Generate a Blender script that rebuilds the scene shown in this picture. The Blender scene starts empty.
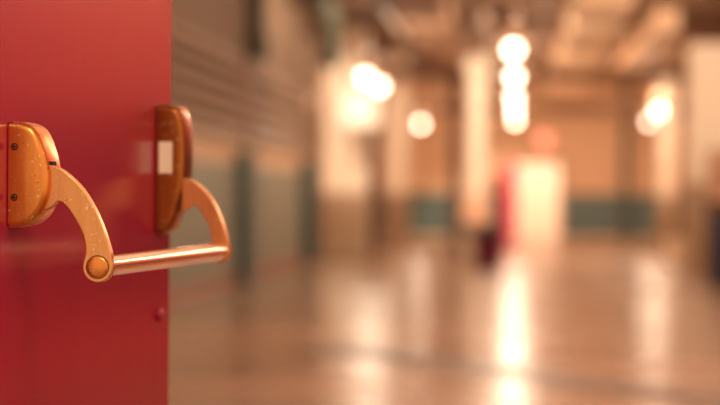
import bpy, bmesh, math, random
from mathutils import Vector, Matrix, Euler
random.seed(7)
PI = math.pi
R = math.radians
scn = bpy.context.scene
COL = scn.collection

# ------------------------------------------------------------------ materials
def srgb(r, g, b):
    def c(u):
        u /= 255.0
        return u / 12.92 if u <= 0.04045 else ((u + 0.055) / 1.055) ** 2.4
    return (c(r), c(g), c(b), 1.0)

def new_mat(name):
    m = bpy.data.materials.new(name)
    m.use_nodes = True
    nt = m.node_tree
    return m, nt, nt.nodes['Principled BSDF']

def paint(name, col, rough=0.5, metal=0.0, spec=0.5, vary=0.12, scale=6.0, bump=0.0, bscale=60.0, stretch=(1, 1, 1), coat=0.0):
    """a painted / plain surface with a slight procedural unevenness"""
    m, nt, b = new_mat(name)
    tc = nt.nodes.new('ShaderNodeTexCoord')
    mp = nt.nodes.new('ShaderNodeMapping')
    mp.inputs['Scale'].default_value = stretch
    nt.links.new(tc.outputs['Object'], mp.inputs['Vector'])
    nz = nt.nodes.new('ShaderNodeTexNoise')
    nz.inputs['Scale'].default_value = scale
    nz.inputs['Detail'].default_value = 4
    nt.links.new(mp.outputs['Vector'], nz.inputs['Vector'])
    mix = nt.nodes.new('ShaderNodeMix')
    mix.data_type = 'RGBA'
    mix.inputs['A'].default_value = tuple(max(0, v * (1 - vary)) for v in col[:3]) + (1,)
    mix.inputs['B'].default_value = tuple(min(1, v * (1 + vary)) for v in col[:3]) + (1,)
    nt.links.new(nz.outputs['Fac'], mix.inputs['Factor'])
    nt.links.new(mix.outputs['Result'], b.inputs['Base Color'])
    b.inputs['Roughness'].default_value = rough
    b.inputs['Metallic'].default_value = metal
    b.inputs['Specular IOR Level'].default_value = spec
    b.inputs['Coat Weight'].default_value = coat
    b.inputs['Coat Roughness'].default_value = 0.12
    if bump:
        n2 = nt.nodes.new('ShaderNodeTexNoise')
        n2.inputs['Scale'].default_value = bscale
        n2.inputs['Detail'].default_value = 3
        nt.links.new(mp.outputs['Vector'], n2.inputs['Vector'])
        bp = nt.nodes.new('ShaderNodeBump')
        bp.inputs['Strength'].default_value = bump
        bp.inputs['Distance'].default_value = 0.002
        nt.links.new(n2.outputs['Fac'], bp.inputs['Height'])
        nt.links.new(bp.outputs['Normal'], b.inputs['Normal'])
    return m

def brass(name, col, rough, marks=True):
    """worn brass: brushed streaks, small dark scuffs and pale nicks"""
    m, nt, b = new_mat(name)
    tc = nt.nodes.new('ShaderNodeTexCoord')
    mp = nt.nodes.new('ShaderNodeMapping')
    mp.inputs['Scale'].default_value = (90, 90, 6)
    nt.links.new(tc.outputs['Object'], mp.inputs['Vector'])
    st = nt.nodes.new('ShaderNodeTexNoise')
    st.inputs['Scale'].default_value = 1.6
    st.inputs['Detail'].default_value = 5
    nt.links.new(mp.outputs['Vector'], st.inputs['Vector'])
    mix = nt.nodes.new('ShaderNodeMix'); mix.data_type = 'RGBA'
    mix.inputs['A'].default_value = tuple(v * 0.72 for v in col[:3]) + (1,)
    mix.inputs['B'].default_value = tuple(min(1, v * 1.2) for v in col[:3]) + (1,)
    nt.links.new(st.outputs['Fac'], mix.inputs['Factor'])
    out = mix.outputs['Result']
    if marks:
        def spots(scale, lo, hi, tint, amount, out):
            n = nt.nodes.new('ShaderNodeTexNoise')
            n.inputs['Scale'].default_value = scale
            n.inputs['Detail'].default_value = 3
            n.inputs['Distortion'].default_value = 1.5
            nt.links.new(tc.outputs['Object'], n.inputs['Vector'])
            r = nt.nodes.new('ShaderNodeMapRange')
            r.inputs['From Min'].default_value = lo
            r.inputs['From Max'].default_value = hi
            r.inputs['To Max'].default_value = amount
            nt.links.new(n.outputs['Fac'], r.inputs['Value'])
            k = nt.nodes.new('ShaderNodeMix'); k.data_type = 'RGBA'
            k.inputs['B'].default_value = tint
            nt.links.new(r.outputs['Result'], k.inputs['Factor'])
            nt.links.new(out, k.inputs['A'])
            return k.outputs['Result']
        out = spots(110, 0.68, 0.74, srgb(90, 46, 24), 0.7, out)
        out = spots(150, 0.645, 0.70, srgb(255, 226, 190), 0.8, out)
    nt.links.new(out, b.inputs['Base Color'])
    b.inputs['Metallic'].default_value = 0.92
    rr = nt.nodes.new('ShaderNodeMapRange')
    rr.inputs['To Min'].default_value = rough - 0.06
    rr.inputs['To Max'].default_value = rough + 0.08
    nt.links.new(st.outputs['Fac'], rr.inputs['Value'])
    nt.links.new(rr.outputs['Result'], b.inputs['Roughness'])
    return m

def glow(name, col, strength):
    m, nt, b = new_mat(name)
    b.inputs['Base Color'].default_value = (0.8, 0.75, 0.65, 1)
    b.inputs['Emission Color'].default_value = col
    b.inputs['Emission Strength'].default_value = strength
    return m

M = {}
M['door_red'] = paint('red door paint', srgb(162, 20, 54), rough=0.19, vary=0.08, scale=3, bump=0.03, bscale=30, stretch=(8, 8, 0.6), spec=0.5)
M['far_red'] = paint('bright red paint', srgb(255, 22, 110), rough=0.35)
M['brass'] = brass('worn brass', srgb(238, 150, 72), 0.3)
M['brass_arm'] = brass('scuffed brass', srgb(240, 168, 104), 0.36)
M['bar'] = brass('polished brass tube', srgb(244, 182, 138), 0.2, marks=False)
M['brass_dark'] = brass('darker brass', srgb(170, 98, 44), 0.3)  # darker brown tone for the far housing and the screws
M['terracotta'] = paint('terracotta reflection wall', srgb(240, 110, 74), rough=0.7)
M['reflect_dark'] = paint('dark reflection panel', srgb(70, 34, 36), rough=0.6)
M['screw'] = paint('dark screw metal', srgb(84, 60, 36), rough=0.4, metal=0.8)
M['slot'] = paint('dark slot', srgb(30, 14, 10), rough=0.7)
M['sticker'] = paint('cream sticker paper', srgb(252, 228, 196), rough=0.6, vary=0.03)
M['cream'] = paint('cream wall paint', srgb(232, 196, 160), rough=0.7, vary=0.06, scale=1.2)
M['white'] = paint('pale column paint', srgb(252, 234, 210), rough=0.5, vary=0.03)
M['teal'] = paint('grey teal paint', srgb(98, 122, 120), rough=0.5, vary=0.1)
M['teal_dark'] = paint('deep teal paint', srgb(50, 92, 96), rough=0.45, vary=0.1)
M['greywall'] = paint('grey wall paint', srgb(134, 138, 122), rough=0.5, vary=0.08)
M['slat'] = paint('brown grey slat metal', srgb(172, 138, 112), rough=0.45, metal=0.0, vary=0.12)
M['upper'] = paint('brown upper wall', srgb(140, 114, 92), rough=0.7, vary=0.25, scale=0.8)
M['skirt'] = paint('red brown skirting', srgb(150, 84, 62), rough=0.4)
M['ceil'] = paint('brown ceiling board', srgb(178, 134, 102), rough=0.7, vary=0.2, scale=1.0)
M['beam'] = paint('brown beam paint', srgb(128, 96, 72), rough=0.6, vary=0.12)
M['duct'] = paint('pale duct metal', srgb(254, 218, 182), rough=0.5, vary=0.04)
M['pipe'] = paint('dark pipe paint', srgb(88, 92, 78), rough=0.5)
M['shade'] = paint('pale lamp shade', srgb(214, 176, 140), rough=0.4)
M['cord'] = paint('lamp cord', srgb(70, 54, 44), rough=0.6)
M['floor_strip'] = paint('brown floor strip', srgb(92, 66, 52), rough=0.35)
M['maroon'] = paint('maroon plastic', srgb(104, 16, 52), rough=0.45)
M['tan'] = paint('grey tan paint', srgb(186, 158, 130), rough=0.5)
M['navy'] = paint('navy plastic', srgb(24, 32, 64), rough=0.45)
M['carton'] = paint('pale cabinet paint', srgb(238, 186, 152), rough=0.6)
M['coral'] = paint('coral orange paint', srgb(240, 156, 118), rough=0.55)
M['brownbox'] = paint('dark brown paint', srgb(104, 68, 52), rough=0.55)
M['bulb'] = glow('warm lamp globe', (1.0, 0.83, 0.62, 1), 9.0)
M['panel_glow'] = glow('light box diffuser', (1.0, 0.80, 0.58, 1), 0.4)
M['warn'] = glow('coral warning lens', (1.0, 0.24, 0.14, 1), 1.15)

def floor_mat():
    m, nt, b = new_mat('polished floor')
    tc = nt.nodes.new('ShaderNodeTexCoord')
    nz = nt.nodes.new('ShaderNodeTexNoise'); nz.inputs['Scale'].default_value = 0.45; nz.inputs['Detail'].default_value = 5
    nt.links.new(tc.outputs['Object'], nz.inputs['Vector'])
    cr = nt.nodes.new('ShaderNodeValToRGB')
    cr.color_ramp.elements[0].position = 0.3; cr.color_ramp.elements[0].color = srgb(136, 108, 88)
    cr.color_ramp.elements[1].position = 0.75; cr.color_ramp.elements[1].color = srgb(180, 146, 118)
    nt.links.new(nz.outputs['Fac'], cr.inputs['Fac'])
    nt.links.new(cr.outputs['Color'], b.inputs['Base Color'])
    rr = nt.nodes.new('ShaderNodeMapRange'); rr.inputs['To Min'].default_value = 0.14; rr.inputs['To Max'].default_value = 0.32
    nt.links.new(nz.outputs['Fac'], rr.inputs['Value'])
    nt.links.new(rr.outputs['Result'], b.inputs['Roughness'])
    b.inputs['Specular IOR Level'].default_value = 0.35
    n2 = nt.nodes.new('ShaderNodeTexNoise'); n2.inputs['Scale'].default_value = 2.2; n2.inputs['Detail'].default_value = 2
    nt.links.new(tc.outputs['Object'], n2.inputs['Vector'])
    bp = nt.nodes.new('ShaderNodeBump'); bp.inputs['Strength'].default_value = 0.06; bp.inputs['Distance'].default_value = 0.02
    nt.links.new(n2.outputs['Fac'], bp.inputs['Height'])
    nt.links.new(bp.outputs['Normal'], b.inputs['Normal'])
    return m
M['floor'] = floor_mat()

# ------------------------------------------------------------------ mesh helpers
def link(name, bm, mat, parent=None, loc=(0, 0, 0), bevel=0.0, seg=2, angle=None, smooth=False):
    bmesh.ops.recalc_face_normals(bm, faces=bm.faces[:])
    me = bpy.data.meshes.new(name)
    bm.to_mesh(me); bm.free()
    me.materials.append(mat)
    o = bpy.data.objects.new(name, me)
    o.location = loc
    COL.objects.link(o)
    if parent is not None:
        o.parent = parent
    if bevel:
        md = o.modifiers.new('bevel', 'BEVEL'); md.width = bevel; md.segments = seg
        md.limit_method = 'ANGLE'; md.angle_limit = R(angle or 30)
        md.harden_normals = False
    if smooth:
        for p in me.polygons:
            p.use_smooth = True
    return o

def smooth_by_angle(o, deg=40):
    me = o.data
    for p in me.polygons:
        p.use_smooth = True
    bm = bmesh.new(); bm.from_mesh(me)
    for e in bm.edges:
        if len(e.link_faces) == 2 and e.calc_face_angle(0) > R(deg):
            e.smooth = False
    bm.to_mesh(me); bm.free()

def empty(name, loc, rz=0.0):
    o = bpy.data.objects.new(name, None)
    o.empty_display_size = 0.2
    o.location = loc; o.rotation_euler = (0, 0, rz)
    COL.objects.link(o)
    return o

def tag(o, label, cat, group=None, kind=None):
    o['label'] = label; o['category'] = cat
    if group: o['group'] = group
    if kind: o['kind'] = kind
    return o

def struct(o, label=None, cat=None):
    o['kind'] = 'structure'
    if label: o['label'] = label
    if cat: o['category'] = cat
    return o

def box(bm, x0, x1, y0, y1, z0, z1):
    vs = [bm.verts.new((x, y, z)) for x in (x0, x1) for y in (y0, y1) for z in (z0, z1)]
    for f in ((0, 1, 3, 2), (4, 6, 7, 5), (0, 4, 5, 1), (2, 3, 7, 6), (0, 2, 6, 4), (1, 5, 7, 3)):
        bm.faces.new([vs[i] for i in f])
    return bm

def bxm(*a):
    return box(bmesh.new(), *a)

def tube(bm, a, b, r0, r1=None, n=20):
    a = Vector(a); b = Vector(b); r1 = r0 if r1 is None else r1
    d = (b - a).normalized()
    t = d.cross(Vector((0, 0, 1)) if abs(d.z) < 0.9 else Vector((1, 0, 0))).normalized()
    u = d.cross(t)
    ra = [bm.verts.new(a + (t * math.cos(2 * PI * i / n) + u * math.sin(2 * PI * i / n)) * r0) for i in range(n)]
    rb = [bm.verts.new(b + (t * math.cos(2 * PI * i / n) + u * math.sin(2 * PI * i / n)) * r1) for i in range(n)]
    for i in range(n):
        j = (i + 1) % n
        bm.faces.new((ra[i], ra[j], rb[j], rb[i]))
    bm.faces.new(ra[::-1]); bm.faces.new(rb)
    return bm

def lathe(prof, n=24, axis='Z', origin=(0, 0, 0)):
    """prof: [(r, h)]; closed on the axis where r = 0"""
    bm = bmesh.new(); rings = []
    o = Vector(origin)
    def P(r, h, a):
        if axis == 'Z':
            return o + Vector((r * math.cos(a), r * math.sin(a), h))
        return o + Vector((h, r * math.cos(a), r * math.sin(a)))
    for r, h in prof:
        if r < 1e-6:
            rings.append([bm.verts.new(P(0, h, 0))])
        else:
            rings.append([bm.verts.new(P(r, h, 2 * PI * i / n)) for i in range(n)])
    for A, B in zip(rings, rings[1:]):
        for i in range(n):
            j = (i + 1) % n
            if len(A) == 1 and len(B) == 1: continue
            if len(A) == 1: bm.faces.new((A[0], B[j], B[i]))
            elif len(B) == 1: bm.faces.new((A[i], A[j], B[0]))
            else: bm.faces.new((A[i], A[j], B[j], B[i]))
    return bm

def loft(sections):
    """sections: lists of equal length of points; capped at both ends"""
    bm = bmesh.new()
    rings = [[bm.verts.new(p) for p in s] for s in sections]
    n = len(rings[0])
    for A, B in zip(rings, rings[1:]):
        for i in range(n):
            j = (i + 1) % n
            bm.faces.new((A[i], A[j], B[j], B[i]))
    bm.faces.new(rings[0][::-1]); bm.faces.new(rings[-1])
    return bm

def path_tube(pts, r, n=12):
    bm = bmesh.new(); rings = []
    pts = [Vector(p) for p in pts]
    for i, p in enumerate(pts):
        d = (pts[min(i + 1, len(pts) - 1)] - pts[max(i - 1, 0)]).normalized()
        t = d.cross(Vector((0, 1, 0)) if abs(d.y) < 0.9 else Vector((1, 0, 0))).normalized()
        u = d.cross(t)
        rings.append([bm.verts.new(p + (t * math.cos(2 * PI * k / n) + u * math.sin(2 * PI * k / n)) * r) for k in range(n)])
    for A, B in zip(rings, rings[1:]):
        for i in range(n):
            j = (i + 1) % n
            bm.faces.new((A[i], A[j], B[j], B[i]))
    bm.faces.new(rings[0][::-1]); bm.faces.new(rings[-1])
    return bm

def catmull(pts, k=6):
    """smooth open polyline through pts (2-D)"""
    out = []
    P = [pts[0]] + list(pts) + [pts[-1]]
    for i in range(1, len(P) - 2):
        p0, p1, p2, p3 = (Vector(P[i + d]) for d in (-1, 0, 1, 2))
        for j in range(k):
            t = j / k
            out.append(0.5 * ((2 * p1) + (p2 - p0) * t + (2 * p0 - 5 * p1 + 4 * p2 - p3) * t * t + (3 * p1 - p0 - 3 * p2 + p3) * t ** 3))
    out.append(Vector(P[-2]))
    return [tuple(v) for v in out]

# ------------------------------------------------------------------ camera (135 mm lens, wide open, on the near bracket)
cd = bpy.data.cameras.new('camera'); cam = bpy.data.objects.new('camera', cd); COL.objects.link(cam)
cam.location = (0, 0, 1.10)
cam.rotation_euler = (R(89.8126), R(-0.4892), R(3.3069))
cd.sensor_width = 36; cd.lens = 135; cd.clip_end = 300
cd.dof.use_dof = True
cd.dof.focus_distance = 3.38
cd.dof.aperture_fstop = 3.75
scn.camera = cam

# ================================================================== THE SETTING
XL, XR, Y0, YB, ZC = -3.45, 4.0, 3.12, 66.0, 4.4
struct(link('floor', bxm(-4.2, XR + 0.2, -3.0, YB + 4.2, -0.12, 0), M['floor']))
struct(link('ceiling', bxm(XL - 0.3, XR + 0.3, Y0, YB + 0.3, ZC, ZC + 0.15), M['ceil']))
# left wall: cream, its lower dado and its brown upper part are set against it as trims
struct(link('wall_left', bxm(XL - 0.25, XL, Y0 + 0.15, YB, 0, ZC), M['cream']))
# right wall: unseen openings added to let warm ambient light in
bm = bmesh.new()
box(bm, XR, XR + 0.25, 52.0, YB, 0, ZC); box(bm, XR, XR + 0.25, 22.0, 52.0, 0, 0.9); box(bm, XR, XR + 0.25, 22.0, 52.0, 3.7, ZC)
for k in range(6):
    box(bm, XR, XR + 0.25, 22.0 + 5.9 * k, 22.4 + 5.9 * k, 0.9, 3.7)
struct(link('wall_right', bm, M['cream']))
struct(link('wall_right', bxm(XR, XR + 0.25, 5.0, 22.0, 0, ZC), M['terracotta']))  # unseen wall, coloured to redden the door's reflection
struct(link('trim_9', bxm(XR - 0.03, XR, 5.0, 22.0, 0.42, 1.55), M['reflect_dark']))  # unseen dark panel added to darken the door's reflection
struct(link('trim_10', bxm(XR - 0.06, XR, 10.6, 13.3, 0.0, 2.6), M['reflect_dark']))  # second added panel, for a dark stripe in that reflection
DX0, DX1, DZ = 0.03, 1.06, 1.88         # far doorway
def far_wall():
    bm = bmesh.new()
    box(bm, XL - 0.25, DX0, YB, YB + 0.25, 0, ZC)
    box(bm, DX1, XR + 0.25, YB, YB + 0.25, 0, ZC)
    box(bm, DX0, DX1, YB, YB + 0.25, DZ, ZC)
    return bm
struct(link('wall_back', far_wall(), M['cream']))
# lower teal dado of the far wall
bm = bmesh.new()
box(bm, XL + 0.02, DX0 - 0.1, YB - 0.03, YB, 0.10, 1.14)
box(bm, DX1 + 0.1, XR - 0.02, YB - 0.03, YB, 0.10, 1.14)
struct(link('trim_1', bm, M['teal']))
bm = bmesh.new()
box(bm, XL + 0.02, DX0 - 0.1, YB - 0.05, YB, 0, 0.10)
box(bm, DX1 + 0.1, XR - 0.02, YB - 0.05, YB, 0, 0.10)
struct(link('baseboard_back', bm, M['cream']))
# doorway frame
bm = bmesh.new()
box(bm, DX0 - 0.1, DX0, YB - 0.06, YB + 0.25, 0, DZ + 0.1)
box(bm, DX1, DX1 + 0.1, YB - 0.06, YB + 0.25, 0, DZ + 0.1)
box(bm, DX0, DX1, YB - 0.06, YB + 0.25, DZ, DZ + 0.1)
struct(link('trim_2', bm, M['tan'], bevel=0.01))
# made-up lobby, added and lit so the doorway reads bright
bm = bmesh.new()
box(bm, -1.6, -1.4, YB + 0.25, YB + 4, 0, 3); box(bm, 2.6, 2.8, YB + 0.25, YB + 4, 0, 3)
box(bm, -1.6, 2.8, YB + 4, YB + 4.2, 0, 3); box(bm, -1.6, 2.8, YB + 0.25, YB + 4.2, 3, 3.1)
struct(link('wall_lobby', bm, M['white']))
# left wall dressing
struct(link('trim_3', bxm(XL, XL + 0.03, 4.0, 46.2, 0.12, 1.45), M['greywall']))
struct(link('trim_4', bxm(XL, XL + 0.03, 4.0, 46.2, 2.78, ZC), M['upper']))
struct(link('baseboard_left', bxm(XL, XL + 0.05, 4.0, 46.2, 0, 0.12), M['skirt']))
struct(link('trim_5', bxm(XL, XL + 0.03, 46.6, YB - 0.06, 0.0, 1.05), M['tan']))
# dark brown strips laid flat on the floor
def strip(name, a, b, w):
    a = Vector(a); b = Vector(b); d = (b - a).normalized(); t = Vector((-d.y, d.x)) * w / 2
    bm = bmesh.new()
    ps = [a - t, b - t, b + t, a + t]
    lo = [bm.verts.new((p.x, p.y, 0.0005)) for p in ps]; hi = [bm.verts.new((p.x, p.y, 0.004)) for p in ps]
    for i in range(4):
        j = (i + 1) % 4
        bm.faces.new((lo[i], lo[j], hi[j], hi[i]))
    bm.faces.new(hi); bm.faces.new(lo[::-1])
    return struct(link(name, bm, M['floor_strip']))
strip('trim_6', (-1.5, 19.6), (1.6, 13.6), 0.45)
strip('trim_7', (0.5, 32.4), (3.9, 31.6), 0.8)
# partition at the hinge side of the open door (outside the frame on the left)
struct(link('wall_front', bxm(XL - 0.25, -0.86, Y0, Y0 + 0.15, 0, ZC), M['cream']))
struct(link('trim_8', bxm(-0.86, -0.765, Y0 - 0.02, Y0 + 0.17, 0, 2.12), M['door_red'], bevel=0.006))

# ceiling beams across the hall
for i, (y, z0) in enumerate([(30, 3.92), (36, 3.9), (40.5, 3.92), (45, 3.9), (49.5, 3.92), (54, 3.9), (58, 3.9), (62, 3.9), (61, 2.92), (51.5, 3.3)]):
    bm = bmesh.new()
    box(bm, XL, XR, y - 0.12, y + 0.12, z0, z0 + 0.05)
    hh = 0.22 if z0 < 3.8 else 0.4
    box(bm, XL, XR, y - 0.12, y + 0.12, z0 + hh, z0 + hh + 0.05)
    box(bm, XL, XR, y - 0.03, y + 0.03, z0 + 0.05, z0 + hh)
    o = struct(link('ceiling_beam' + ('.%03d' % i if i else ''), bm, M['beam']))

# ================================================================== RED DOOR AND ITS PANIC BAR
TH = R(6.815)                                 # the open leaf points this far right of the hall's length
u = Vector((math.sin(TH), math.cos(TH), 0)); nrm = Vector((math.cos(TH), -math.sin(TH), 0))
O = Vector((-0.5208, 3.3503, 0)) - 0.115 * nrm  # where the near arm's plane meets the door face
RZ = PI / 2 - TH                              # local +x along the leaf, local -y out of its face
S_HINGE, S_EDGE = -0.14, 0.823

door = bxm(S_HINGE, S_EDGE, 0.0, 0.044, 0.012, 2.06)
d1 = link('door_1', door, M['door_red'], None, (O.x, O.y, 0), bevel=0.002)
d1.rotation_euler = (0, 0, RZ)
struct(d1, 'open red painted door leaf with a brass panic bar', 'door')
# small dome bolt near the lock edge
bm = lathe([(0.0, -0.010), (0.006, -0.009), (0.0095, -0.005), (0.0105, 0.0), (0.0, 0.0)], 20)
bmesh.ops.rotate(bm, verts=bm.verts, cent=(0, 0, 0), matrix=Matrix.Rotation(R(-90), 3, 'X'))
bolt = link('bolt', bm, M['door_red'], d1, (0.752, 0.0, 0.912), smooth=True)
bolt['label'] = 'small round red-painted bolt head'
for k, z in enumerate((0.25, 1.05, 1.85)):
    h = link('hinge', tube(bmesh.new(), (S_HINGE - 0.008, 0.006, z - 0.055), (S_HINGE - 0.008, 0.006, z + 0.055), 0.009), M['screw'], d1)

pb = empty('panic_bar', (O.x, O.y, 0.0), RZ)
tag(pb, 'worn brass crossbar panic exit device across the open red door', 'panic bar')

def case(name, prof, s0, w, ch, inset, mat):
    """cast housing: profile in (outward n, z) lofted along the leaf with a chamfered near side"""
    cz = sum(p[1] for p in prof) / len(prof)
    prof = [prof[0]] + catmull(prof[1:-1], 4) + [prof[-1]]
    def ins(k):
        out = []
        mx = max(p[0] for p in prof)
        zt = max(p[1] for p in prof); zb = min(p[1] for p in prof)
        for n, z in prof:
            n2 = n * (mx - k) / mx
            z2 = cz + (z - cz) * ((zt - zb) / 2 - k) / ((zt - zb) / 2)
            out.append((n2, z2))
        return out
    secs = []
    for s, k in ((s0, inset), (s0 + ch * 0.25, inset * 0.62), (s0 + ch * 0.6, inset * 0.22), (s0 + ch, 0), (s0 + w - ch * 0.5, 0), (s0 + w, inset * 0.5)):
        secs.append([(s, -n, z) for n, z in ins(k)])
    o = link(name, loft(secs), mat, pb)
    md = o.modifiers.new('bevel', 'BEVEL'); md.width = 0.0022; md.segments = 3; md.limit_method = 'ANGLE'; md.angle_limit = R(28)
    smooth_by_angle(o, 50)
    return o

ZN = 1.1 + (192.5 - 176) / 795.0              # height of the near housing's middle
near_prof = [(0.0, 0.0667), (0.016, 0.0655), (0.029, 0.0600), (0.038, 0.047), (0.0465, 0.022), (0.0500, -0.002),
             (0.0490, -0.024), (0.0435, -0.041), (0.035, -0.054), (0.024, -0.0625), (0.010, -0.0665), (0.0, -0.068)]
near_prof = [(n, z + ZN) for n, z in near_prof]
cn = case('housing', [(n * 1.05, z) for n, z in near_prof], -0.013, 0.066, 0.009, 0.0058, M['brass'])
cn['label'] = 'near brass housing with two screws in its side'
for z in (ZN + 0.0345, ZN - 0.029):
    bm = lathe([(0.0, 0.0), (0.0034, 0.0002), (0.0036, 0.002), (0.0, 0.002)], 18, axis='X')
    sc = link('screw', bm, M['brass_dark'], cn, (-0.0145, -0.0092, z))
    # dark countersunk ring and slot
    bm = lathe([(0.0036, 0.0008), (0.0036, -0.0002), (0.0046, -0.0002), (0.0046, 0.0008)], 18, axis='X')
    link('ring', bm, M['slot'], cn, (-0.0135, -0.0092, z))
    bm = bxm(-0.0005, 0.0005, -0.0026, 0.0026, -0.0006, 0.0006); box(bm, -0.0005, 0.0005, -0.0006, 0.0006, -0.0026, 0.0026)
    link('slot', bm, M['slot'], cn, (-0.0146, -0.0092, z))
# dark arm slot in the housing front
link('arm_slot', bxm(0.002, 0.022, -0.0536, -0.044, ZN - 0.0405, ZN + 0.0165), M['slot'], cn)

def arm(name, s0, w, zc, kn=1.0, kz=1.0, dz=0.0):
    BO, BZ, BR = 0.1140, -0.1155, 0.0195      # pivot boss centre and radius
    outer = catmull([(0.040, 0.0125), (0.0555, 0.0112), (0.072, 0.0025), (0.0925, -0.0165), (0.1095, -0.0425), (0.1225, -0.0715), (0.1315, -0.100)], 5)
    inner = catmull([(0.0955, -0.1085), (0.0985, -0.0945), (0.0945, -0.0745), (0.0825, -0.0525), (0.0705, -0.0375), (0.0615, -0.0340), (0.0525, -0.0415), (0.040, -0.046)], 5)
    a0 = math.atan2(-0.100 - BZ, 0.1315 - BO); a1 = math.atan2(-0.1085 - BZ, 0.0955 - BO) - 2 * PI
    arc = [(BO + BR * math.cos(a0 + (a1 - a0) * t / 18), BZ + BR * math.sin(a0 + (a1 - a0) * t / 18)) for t in range(1, 18)]
    N0, Z0 = 0.042, 0.0125
    T = lambda n, z: (N0 + (n - N0) * kn, zc + dz + Z0 + (z - Z0) * kz)
    prof = [T(n, z) for n, z in outer + arc + inner]
    cn_, cz_ = T(BO, BZ)
    o = link(name, loft([[(s0, -n, z) for n, z in prof], [(s0 + w, -n, z) for n, z in prof]]), M['brass_arm'], pb)
    md = o.modifiers.new('bevel', 'BEVEL'); md.width = 0.0022; md.segments = 3; md.limit_method = 'ANGLE'; md.angle_limit = R(40)
    smooth_by_angle(o, 40)
    bm = lathe([(0.0, -0.0028), (0.0108, -0.0026), (0.0134, -0.0014), (0.0140, 0.002), (0.0, 0.002)], 36, axis='X')
    c = link('pivot_cap', bm, M['brass'], o, (s0, -cn_, cz_), smooth=True)
    c.scale = (1, kn, kn)
    bm = lathe([(0.0140, 0.001), (0.0140, -0.0004), (0.0150, -0.0004), (0.0150, 0.001)], 36, axis='X')
    g = link('cap_groove', bm, M['screw'], o, (s0, -cn_, cz_)); g.scale = (1, kn, kn)
    return cn_, cz_
NA = arm('lever_arm', 0.001, 0.014, ZN)

ZF = ZN
SF = 0.727
far_prof = [(0.0, 0.1315), (0.012, 0.1335), (0.030, 0.131), (0.0385, 0.122), (0.0435, 0.098), (0.0455, 0.062), (0.0445, 0.030),
            (0.0405, 0.0), (0.034, -0.026), (0.027, -0.047), (0.020, -0.058), (0.010, -0.0635), (0.0, -0.0645)]
far_prof = [(n, z + 0.978) for n, z in []] or [(n, z + 1.1) for n, z in far_prof]
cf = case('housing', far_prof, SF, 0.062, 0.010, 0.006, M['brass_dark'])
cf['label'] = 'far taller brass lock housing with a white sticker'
link('sticker', bxm(-0.0006, 0.002, -0.0265, -0.0055, -0.024, 0.024), M['sticker'], cf, (SF - 0.0002, 0, 1.1 + (192 - 157.5) / 656))['label'] = 'small white paper sticker'
link('latch', bxm(SF + 0.062, SF + 0.085, -0.03, -0.012, 1.085, 1.125), M['brass_arm'], cf, bevel=0.003)
FA = arm('lever_arm', SF + 0.006, 0.014, ZF, 0.80, 0.87, -0.012)
bm = tube(bmesh.new(), (0.0145, -NA[0], NA[1]), (SF + 0.0065, -FA[0], FA[1]), 0.0134, n=40)
o = link('crossbar', bm, M['bar'], pb); smooth_by_angle(o, 40)

# ================================================================== PENDANT LAMPS
def make_lamp():
    root = empty('pendant_lamp', (0, 0, 2.75))
    # root sits at the globe's middle; the cord runs up to the ceiling
    link('globe', lathe([(0, -0.078)] + [(0.078 * math.sin(PI * t / 10), -0.078 * math.cos(PI * t / 10)) for t in range(1, 9)] + [(0.03, 0.08), (0, 0.085)], 20), M['bulb'], root, smooth=True)
    link('shade', lathe([(0.045, 0.30), (0.06, 0.28), (0.075, 0.16), (0.20, 0.08), (0.215, 0.055), (0.205, 0.055), (0.19, 0.075), (0.07, 0.15), (0.05, 0.27)], 24), M['shade'], root, smooth=True)
    link('cord', tube(bmesh.new(), (0.052, 0, 0.28), (0.052, 0, ZC - 2.75), 0.008, n=8), M['cord'], root)
    link('canopy', lathe([(0, ZC - 2.80), (0.06, ZC - 2.80), (0.07, ZC - 2.75), (0, ZC - 2.75)], 16), M['shade'], root)
    return root
lamp0 = make_lamp()
first = [True]
def place_lamp(x, y, z, label, power, group=None):
    if first[0]:
        o = lamp0; first[0] = False
    else:
        o = lamp0.copy(); COL.objects.link(o)
        for ch in lamp0.children:
            c = ch.copy(); COL.objects.link(c); c.parent = o
    o.location = (x, y, z)
    for ch in o.children:                      # each cord reaches the ceiling from its own height
        if ch.name.startswith('cord'): ch.scale = (1, 1, (ZC - z) / (ZC - 2.75)); 
        if ch.name.startswith('canopy'): ch.location = (0, 0, 2.75 - z)
    tag(o, label, 'lamp', group)
    if power:
        l = bpy.data.lights.new('lamp_light', 'POINT'); l.energy = power; l.shadow_soft_size = 0.12
        l.color = (1.0, 0.76, 0.54)
        lo = bpy.data.objects.new('lamp_light', l); COL.objects.link(lo); lo.parent = o; lo.location = (0, 0, -0.27)
        l2 = bpy.data.lights.new('uplight_fill', 'AREA'); l2.shape = 'DISK'; l2.size = 0.09; l2.energy = 20; l2.color = l.color   # extra upward light added to brighten the ceiling and ducts
        lu = bpy.data.objects.new('uplight_fill', l2); COL.objects.link(lu); lu.parent = o; lu.location = (0, 0, 0.33); lu.rotation_euler = (PI, 0, 0)
    return o
PW = 16
place_lamp(-0.045, 30.3, 2.73, 'round glowing pendant lamp, topmost of the vertical string of lights above the far doorway', PW)
place_lamp(-0.04, 37.75, 2.75, 'second glowing lamp from the top of the string above the far doorway', PW)
place_lamp(-0.045, 45.9, 2.75, 'third and middle glowing lamp of the string above the far doorway', PW)
place_lamp(-0.035, 53.7, 2.79, 'fourth glowing lamp down the string above the far doorway', PW)
place_lamp(-0.03, 60.2, 2.76, 'lowest glowing lamp of the string, nearest the far doorway', PW)
place_lamp(-2.14, 38.1, 2.75, 'upper one of the two overlapping lamps over the hall, near the pale column', PW * 0.5)
place_lamp(-2.10, 41.3, 2.75, 'lower one of the two overlapping lamps over the hall, near the pale column', PW * 0.5)
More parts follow.
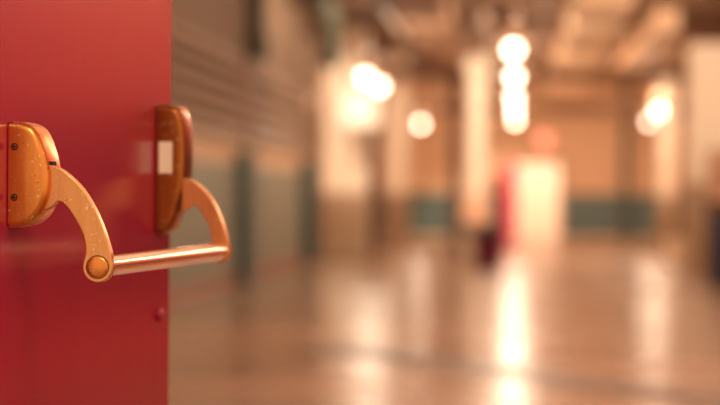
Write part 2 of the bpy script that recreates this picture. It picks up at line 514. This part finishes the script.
place_lamp(-2.13, 60.2, 2.67, 'single glowing lamp apart between the overlapping pair and the central pillar', PW * 0.5)
place_lamp(2.74, 52.4, 2.75, 'brightest glowing lamp of the cluster by the pale columns of the right wall', PW * 0.5)
place_lamp(2.86, 59.0, 2.72, 'dimmer glowing lamp just beside and below the brightest one of the right cluster', PW * 0.4).scale = (0.75, 0.75, 0.75)
# unseen lamps added to light the near hall and the mirrored wall
for x, y, pw in ((-0.04, 22.6, PW), (-0.04, 15.0, PW), (-2.1, 20.0, PW), (2.75, 24.0, PW), (3.3, 31.0, PW), (2.2, 9.5, 40), (2.6, 14.6, 120)):
    place_lamp(x, y, 3.15, 'added pendant lamp out of view, lighting the near hall', pw, 'added lamps out of view')

# ================================================================== DUCTS AND PIPES
def hangers(t):
    w_ = max(v.co.x for v in t.children[0].data.vertices); l_ = max(v.co.y for v in t.children[0].data.vertices); h_ = max(v.co.z for v in t.children[0].data.vertices)
    for k in (-0.8, 0.0, 0.8):
        for sx in (-1, 1):
            link('hanger', tube(bmesh.new(), (sx * w_ * 0.8, k * l_ + 0.6, h_ - 0.01), (sx * w_ * 0.8, k * l_ + 0.6, ZC - t.location.z), 0.012, n=8), M['cord'], t)
t = empty('air_duct', (1.1, 48, 3.45))
tag(t, 'wide pale air duct running along the ceiling beside the string of lamps', 'duct')
link('duct_body', bxm(-0.36, 0.36, -14, 14.0, 0, 0.38), M['duct'], t, bevel=0.03)
for k in range(5):
    link('flange', bxm(-0.39, 0.39, -12.5 + 6 * k, -12.42 + 6 * k, -0.03, 0.41), M['duct'], t)
hangers(t)
t = empty('air_duct', (2.15, 47.5, 3.5))
tag(t, 'narrow pale air duct along the ceiling towards the wall of the right side', 'duct')
link('duct_body', bxm(-0.17, 0.17, -8.5, 8.5, 0, 0.28), M['duct'], t, bevel=0.03)
for k in range(3):
    link('flange', bxm(-0.2, 0.2, -6 + 6 * k, -5.92 + 6 * k, -0.03, 0.31), M['duct'], t)
hangers(t)
t = empty('air_duct', (-1.25, 46, 3.48))
tag(t, 'pale brown air duct along the ceiling between the overlapping lamps and the string of lamps', 'duct')
link('duct_body', bxm(-0.3, 0.3, -16, 16, 0, 0.35), M['ceil'], t, bevel=0.03)
for k in range(5):
    link('flange', bxm(-0.33, 0.33, -13 + 6 * k, -12.92 + 6 * k, -0.03, 0.38), M['beam'], t)
hangers(t)
for i, (x, z, y0, y1) in enumerate(((-1.74, 3.62, 34, 62), (-0.78, 3.75, 34, 62), (-0.5, 3.6, 36, 62), (0.40, 3.7, 36, 62))):
    o = link('ceiling_pipe', tube(bmesh.new(), (x, y0, z), (x, y1, z), 0.06 if i % 2 else 0.09, n=14), M['beam'], smooth=False)
    tag(o, ['thick brown pipe along the ceiling between the overlapping lamps and the pale brown duct', 'thin brown pipe along the ceiling hugging the pale brown duct',
            'thick brown pipe along the ceiling just left of the string of lamps', 'thin brown pipe between the string of lamps and the wide duct'][i], 'pipe', 'pipes along the ceiling')
    smooth_by_angle(o)

# left wall: louvred shutters between posts, wall pipe, hanging elbow duct
def shutter(y0, y1, label):
    t = empty('louvred_shutter', (XL, (y0 + y1) / 2, 1.72))
    tag(t, label, 'shutter', 'louvred shutters along the left wall')
    h = (y1 - y0) / 2
    fr = bmesh.new()
    box(fr, 0.0, 0.10, -h, h, 0, 0.05); box(fr, 0.0, 0.10, -h, h, 0.97, 1.02)
    box(fr, 0.0, 0.10, -h, -h + 0.08, 0.05, 0.97); box(fr, 0.0, 0.10, h - 0.08, h, 0.05, 0.97)
    link('shutter_frame', fr, M['slat'], t)
    sl = bmesh.new()
    for k in range(5):
        z = 0.07 + k * 0.185
        a = [(0.035, z + 0.12), (0.10, z), (0.12, z + 0.015), (0.05, z + 0.135)]
        r0 = [sl.verts.new((x, -h + 0.08, zz)) for x, zz in a]; r1 = [sl.verts.new((x, h - 0.08, zz)) for x, zz in a]
        for i in range(4):
            j = (i + 1) % 4
            sl.faces.new((r0[i], r0[j], r1[j], r1[i]))
        sl.faces.new(r0[::-1]); sl.faces.new(r1)
    link('slats', sl, M['slat'], t)
    link('backing', bxm(0.0, 0.015, -h + 0.08, h - 0.08, 0.05, 0.97), M['slot'], t)
shutter(22.0, 33.0, 'long brown louvred shutter on the wall right behind the red door')
shutter(33.9, 43.6, 'brown louvred shutter on the left wall between the two teal posts')
shutter(44.4, 46.4, 'short brown louvred shutter at the wall end beside the tall pale column')
def post(x, y, w, label):
    t = empty('wall_post', (x, y, 0)); tag(t, label, 'post')
    link('shaft', bxm(0, 0.14, -w / 2, w / 2, 0.03, 1.62), M['teal_dark'], t, bevel=0.01)
    link('base_plate', bxm(0, 0.2, -w / 2 - 0.08, w / 2 + 0.08, 0, 0.03), M['teal_dark'], t)
post(XL + 0.03, 33.45, 0.75, 'dark teal post on the grey wall next to the far lever arm')
post(XL + 0.03, 44.0, 1.5, 'dark teal post on the grey wall, the farther one near the pale column')
t = empty('drain_pipe', (XL + 0.14, 34.2, 2.8)); tag(t, 'dark green vertical pipe with a valve box high on the left wall', 'pipe')
o = link('pipe_run', tube(bmesh.new(), (0, 0, 0.1), (0, 0, ZC - 2.8), 0.10, n=16), M['pipe'], t)
link('valve_box', bxm(-0.1, 0.14, -0.25, 0.25, -0.02, 0.30), M['pipe'], t, bevel=0.02)
t = empty('vent_pipe', (XL + 0.03, 42.5, 3.45)); tag(t, 'dark round vent pipe bending down from the ceiling above the louvred shutter', 'pipe')
pts = [(0.5, -2.5, 0.6), (0.5, -1.2, 0.55)] + [(0.5, -1.2 + 1.2 * math.sin(a), 0.55 - 1.2 * (1 - math.cos(a)) * 0.6) for a in [R(15 * k) for k in range(1, 7)]] + [(0.4, 0.02, -0.35)]
o = link('bend', path_tube(pts, 0.16), M['pipe'], t, smooth=True)
link('bracket', bxm(0, 0.5, -1.25, -1.15, 0.5, 0.6), M['pipe'], t)

# ================================================================== COLUMNS
def column(x, y, w, d, ztop, label, dado=1.1, mat='white', low='tan', head=0.0):
    t = empty('column', (x, y, 0)); tag(t, label, 'column')
    link('shaft', bxm(-w / 2, w / 2, -d / 2, d / 2, dado, ztop), M[mat], t, bevel=0.03)
    link('dado', bxm(-w / 2 - 0.02, w / 2 + 0.02, -d / 2 - 0.02, d / 2 + 0.02, 0, dado), M[low], t, bevel=0.02)
    if head:
        link('capital', bxm(-w / 2 - head, w / 2 + head, -d / 2 - head, d / 2 + head, ztop, ztop + 0.3), M[mat], t, bevel=0.03)
    return t
column(-2.98, 47.2, 0.78, 0.6, ZC, 'widest pale column, standing where the louvred shutters end', 1.12)
column(-2.56, 58.0, 0.46, 0.46, ZC, 'slim pale column standing between the square light box and the single lamp', 1.12)
column(-0.64, 44.0, 0.28, 0.28, 3.05, 'free-standing pale pillar behind the maroon waste bin', 0.55, head=0.08)
column(3.1, 56.0, 0.34, 0.34, ZC, 'slim pale column beside the cluster of lamps on the right', 1.1)
column(3.16, 41.0, 1.16, 0.6, 3.4, 'broad pale column cut off at the right side of the photo', 1.3, low='tan')
def slim_post(x, y, w, z, label):
    t = empty('steel_post', (x, y, 0)); tag(t, label, 'post')
    link('shaft', bxm(-w / 2, w / 2, -w / 2, w / 2, 0.02, z), M['brownbox'], t, bevel=0.01)
    link('base_plate', bxm(-w, w, -w, w, 0, 0.02), M['brownbox'], t)
slim_post(-1.12, 50.0, 0.2, 3.43, 'slim dark brown post beside the free-standing pale pillar, under the brown duct')
slim_post(-2.75, 52.0, 0.22, ZC, 'slim dark brown post between the widest column and the slim one')
o = link('wall_pipe', tube(bmesh.new(), (2.65, YB - 0.12, 0.0), (2.65, YB - 0.12, ZC), 0.09, n=14), M['pipe']); smooth_by_angle(o)
tag(o, 'dark vertical pipe on the far wall between doorway and slim column', 'pipe')

# ================================================================== SMALL THINGS OF THE HALL
t = empty('light_box', (-2.64, 45.6, 2.2)); tag(t, 'square glowing light box on a rod below the two overlapping lamps', 'light box')
link('box_body', bxm(-0.33, 0.33, -0.08, 0.12, 0, 0.66), M['white'], t, bevel=0.03)
link('diffuser', bxm(-0.29, 0.29, -0.10, -0.081, 0.04, 0.62), M['panel_glow'], t, bevel=0.005)
link('rod', tube(bmesh.new(), (0, 0.02, 0.66), (0, 0.02, ZC - 2.2), 0.02, n=8), M['cord'], t)

t = empty('warning_lamp', (0.68, YB, 2.44)); tag(t, 'round coral red warning lamp on the wall above the bright doorway', 'lamp')
link('lens', lathe([(0, -0.14), (0.10, -0.12), (0.17, -0.06), (0.19, 0.0), (0, 0.0)], 20), M['warn'], t, (0, -0.04, 0), smooth=True).rotation_euler = (R(-90), 0, 0)
link('back_plate', lathe([(0, -0.04), (0.22, -0.04), (0.23, 0.0), (0, 0.0)], 20), M['coral'], t).rotation_euler = (R(-90), 0, 0)

d2 = bxm(0, 1.02, -0.045, 0, 0.01, 1.87)
far_leaf = link('door_2', d2, M['far_red'], None, (DX0 + 0.0, YB - 0.07, 0), bevel=0.004)
far_leaf.rotation_euler = (0, 0, R(-105))
struct(far_leaf, 'open bright red door leaf beside the glowing far doorway', 'door')
link('door_handle', tube(bmesh.new(), (0.86, -0.06, 1.0), (0.98, -0.06, 1.0), 0.014, n=10), M['bar'], far_leaf)

def bin_(name, loc, r, h, body, rim, label):
    t = empty(name, loc); tag(t, label, 'bin')
    link('body', lathe([(0, 0), (r * 0.84, 0), (r * 0.88, 0.03), (r, h - 0.08), (r * 0.96, h - 0.08), (r * 0.8, 0.05), (0, 0.05)], 24), M[body], t, smooth=False)
    link('rim', lathe([(r * 0.95, h - 0.10), (r * 1.05, h - 0.10), (r * 1.06, h), (r * 0.95, h)], 24), M[rim], t)
    link('liner', lathe([(0, h - 0.12), (r * 0.9, h - 0.12), (r * 0.94, h + 0.015), (r * 1.07, h + 0.012), (r * 1.08, h - 0.06)], 24), M['pipe'], t)
    return t
bin_('waste_bin', (-0.41, 41.6, 0), 0.25, 0.6, 'maroon', 'navy', 'dark maroon waste bin with navy rim standing before the pale pillar')
t = empty('wall_cabinet', (-0.64, 43.805, 0.62)); tag(t, 'pale peach box cabinet fixed on the pillar above the maroon bin', 'cabinet')
link('cabinet_body', bxm(-0.23, 0.23, -0.16, 0.035, 0, 0.46), M['carton'], t, bevel=0.02)
link('cabinet_door', bxm(-0.21, 0.21, -0.18, -0.16, 0.02, 0.44), M['carton'], t, bevel=0.005)
link('latch', bxm(0.15, 0.18, -0.195, -0.18, 0.2, 0.26), M['screw'], t)

t = empty('bucket', (2.74, 46.6, 0)); t.scale = (1.25, 1.25, 1.1); tag(t, 'small pale bucket on the floor by the slim column on the right', 'bucket')
link('body', lathe([(0, 0), (0.12, 0), (0.16, 0.34), (0.145, 0.34), (0.11, 0.03), (0, 0.03)], 20), M['white'], t)
link('handle', path_tube([(0.16 * math.cos(a), 0, 0.33 + 0.14 * math.sin(a)) for a in [R(12 * k) for k in range(16)]], 0.008, 8), M['screw'], t)

# right side: navy cart, coral cupboard, brown locker
t = empty('storage_tub', (2.52, 33.0, 0)); tag(t, 'tall navy storage tub with lid, cut by the photo edge', 'tub')
link('body', bxm(-0.17, 0.22, -0.2, 0.2, 0.03, 0.78), M['navy'], t, bevel=0.03)
link('lid', bxm(-0.19, 0.24, -0.22, 0.22, 0.78, 0.86), M['navy'], t, bevel=0.02)
for sx in (-0.12, 0.17):
    for sy in (-0.15, 0.15):
        link('wheel', tube(bmesh.new(), (sx - 0.02, sy, 0.03), (sx + 0.02, sy, 0.03), 0.03, n=14), M['cord'], t)
t = empty('cupboard', (2.72, 36.6, 0)); tag(t, 'tall cupboard with peach upper and brown lower doors behind the navy tub', 'cupboard')
link('carcass', bxm(-0.14, 0.36, -0.22, 0.22, 0.06, 1.72), M['brownbox'], t, bevel=0.02)
link('plinth', bxm(-0.12, 0.34, -0.2, 0.2, 0, 0.06), M['brownbox'], t)
for k in range(2):
    for z0, z1, m in ((0.08, 1.02, 'brownbox'), (1.05, 1.70, 'carton')):
        d = link('door', bxm(-0.13 + 0.245 * k, 0.105 + 0.245 * k, -0.24, -0.22, z0, z1), M[m], t, bevel=0.005)
        d['label'] = 'peach upper door' if m == 'carton' else 'brown lower door'
        link('handle', bxm(0.07 + 0.06 * k, 0.085 + 0.06 * k, -0.26, -0.24, z0 + 0.2, z0 + 0.35), M['screw'], d)

# ================================================================== LIGHT
w = bpy.data.worlds.new('World'); scn.world = w; w.use_nodes = True
bg = w.node_tree.nodes['Background']
bg.inputs['Color'].default_value = (1.0, 0.72, 0.52, 1)
bg.inputs['Strength'].default_value = 0.85

def spot(loc, aim, power, size, col=(1.0, 0.77, 0.56)):  # unseen spots added to brighten columns, floor and the far red leaf
    l = bpy.data.lights.new('spot_fill', 'SPOT'); l.energy = power; l.spot_size = R(size); l.spot_blend = 0.6; l.color = col; l.shadow_soft_size = 0.1
    o = bpy.data.objects.new('spot_fill', l); COL.objects.link(o); o.location = loc
    o.rotation_euler = (Vector(aim) - Vector(loc)).to_track_quat('-Z', 'Y').to_euler()
spot((-3.25, 42.6, 3.6), (-3.02, 46.9, 2.3), 420, 36)
spot((-0.8, 40.2, 3.3), (-0.64, 43.8, 1.8), 460, 52)
spot((1.75, 47.2, 3.3), (1.75, 47.2, 0), 420, 100)
spot((2.6, 52.0, 3.2), (3.1, 55.8, 2.2), 420, 44)
spot((2.7, 36.5, 4.0), (3.15, 40.7, 2.6), 170, 40)
spot((-2.2, 52.5, 4.0), (-2.56, 57.7, 2.2), 330, 26)
spot((1.6, 62.5, 3.6), (-0.2, 65.3, 1.2), 560, 36)
def area(name, loc, rot, sx, sy, power, col):
    l = bpy.data.lights.new(name, 'AREA'); l.shape = 'RECTANGLE'; l.size = sx; l.size_y = sy; l.energy = power; l.color = col
    o = bpy.data.objects.new(name, l); COL.objects.link(o); o.location = loc; o.rotation_euler = rot
    return o
for k in range(6):  # invisible fill lights added under the ceiling to brighten the hall
    area('hall_fill', (0.3, 10 + 10 * k, ZC - 0.03), (0, 0, 0), 5.0, 7.0, (75, 85, 115, 155, 215, 330)[k], (1.0, 0.72, 0.50))
a = area('entrance_light', (0.25, 2.5, 2.8), (0, 0, 0), 0.6, 0.6, 16, (1.0, 0.82, 0.64))
a.rotation_euler = (Vector((-0.6, 3.5, 1.1)) - a.location).to_track_quat('-Z', 'Y').to_euler()
area('lobby_fill', (0.6, YB + 2.0, 2.95), (0, 0, 0), 3.0, 2.5, 112, (1.0, 0.79, 0.68))  # added light that makes the doorway bright

vs = scn.view_settings
scn.display_settings.display_device = 'sRGB'
vs.view_transform = 'Standard'; vs.look = 'None'; vs.exposure = 0.32; vs.gamma = 1.0; vs.use_curve_mapping = False
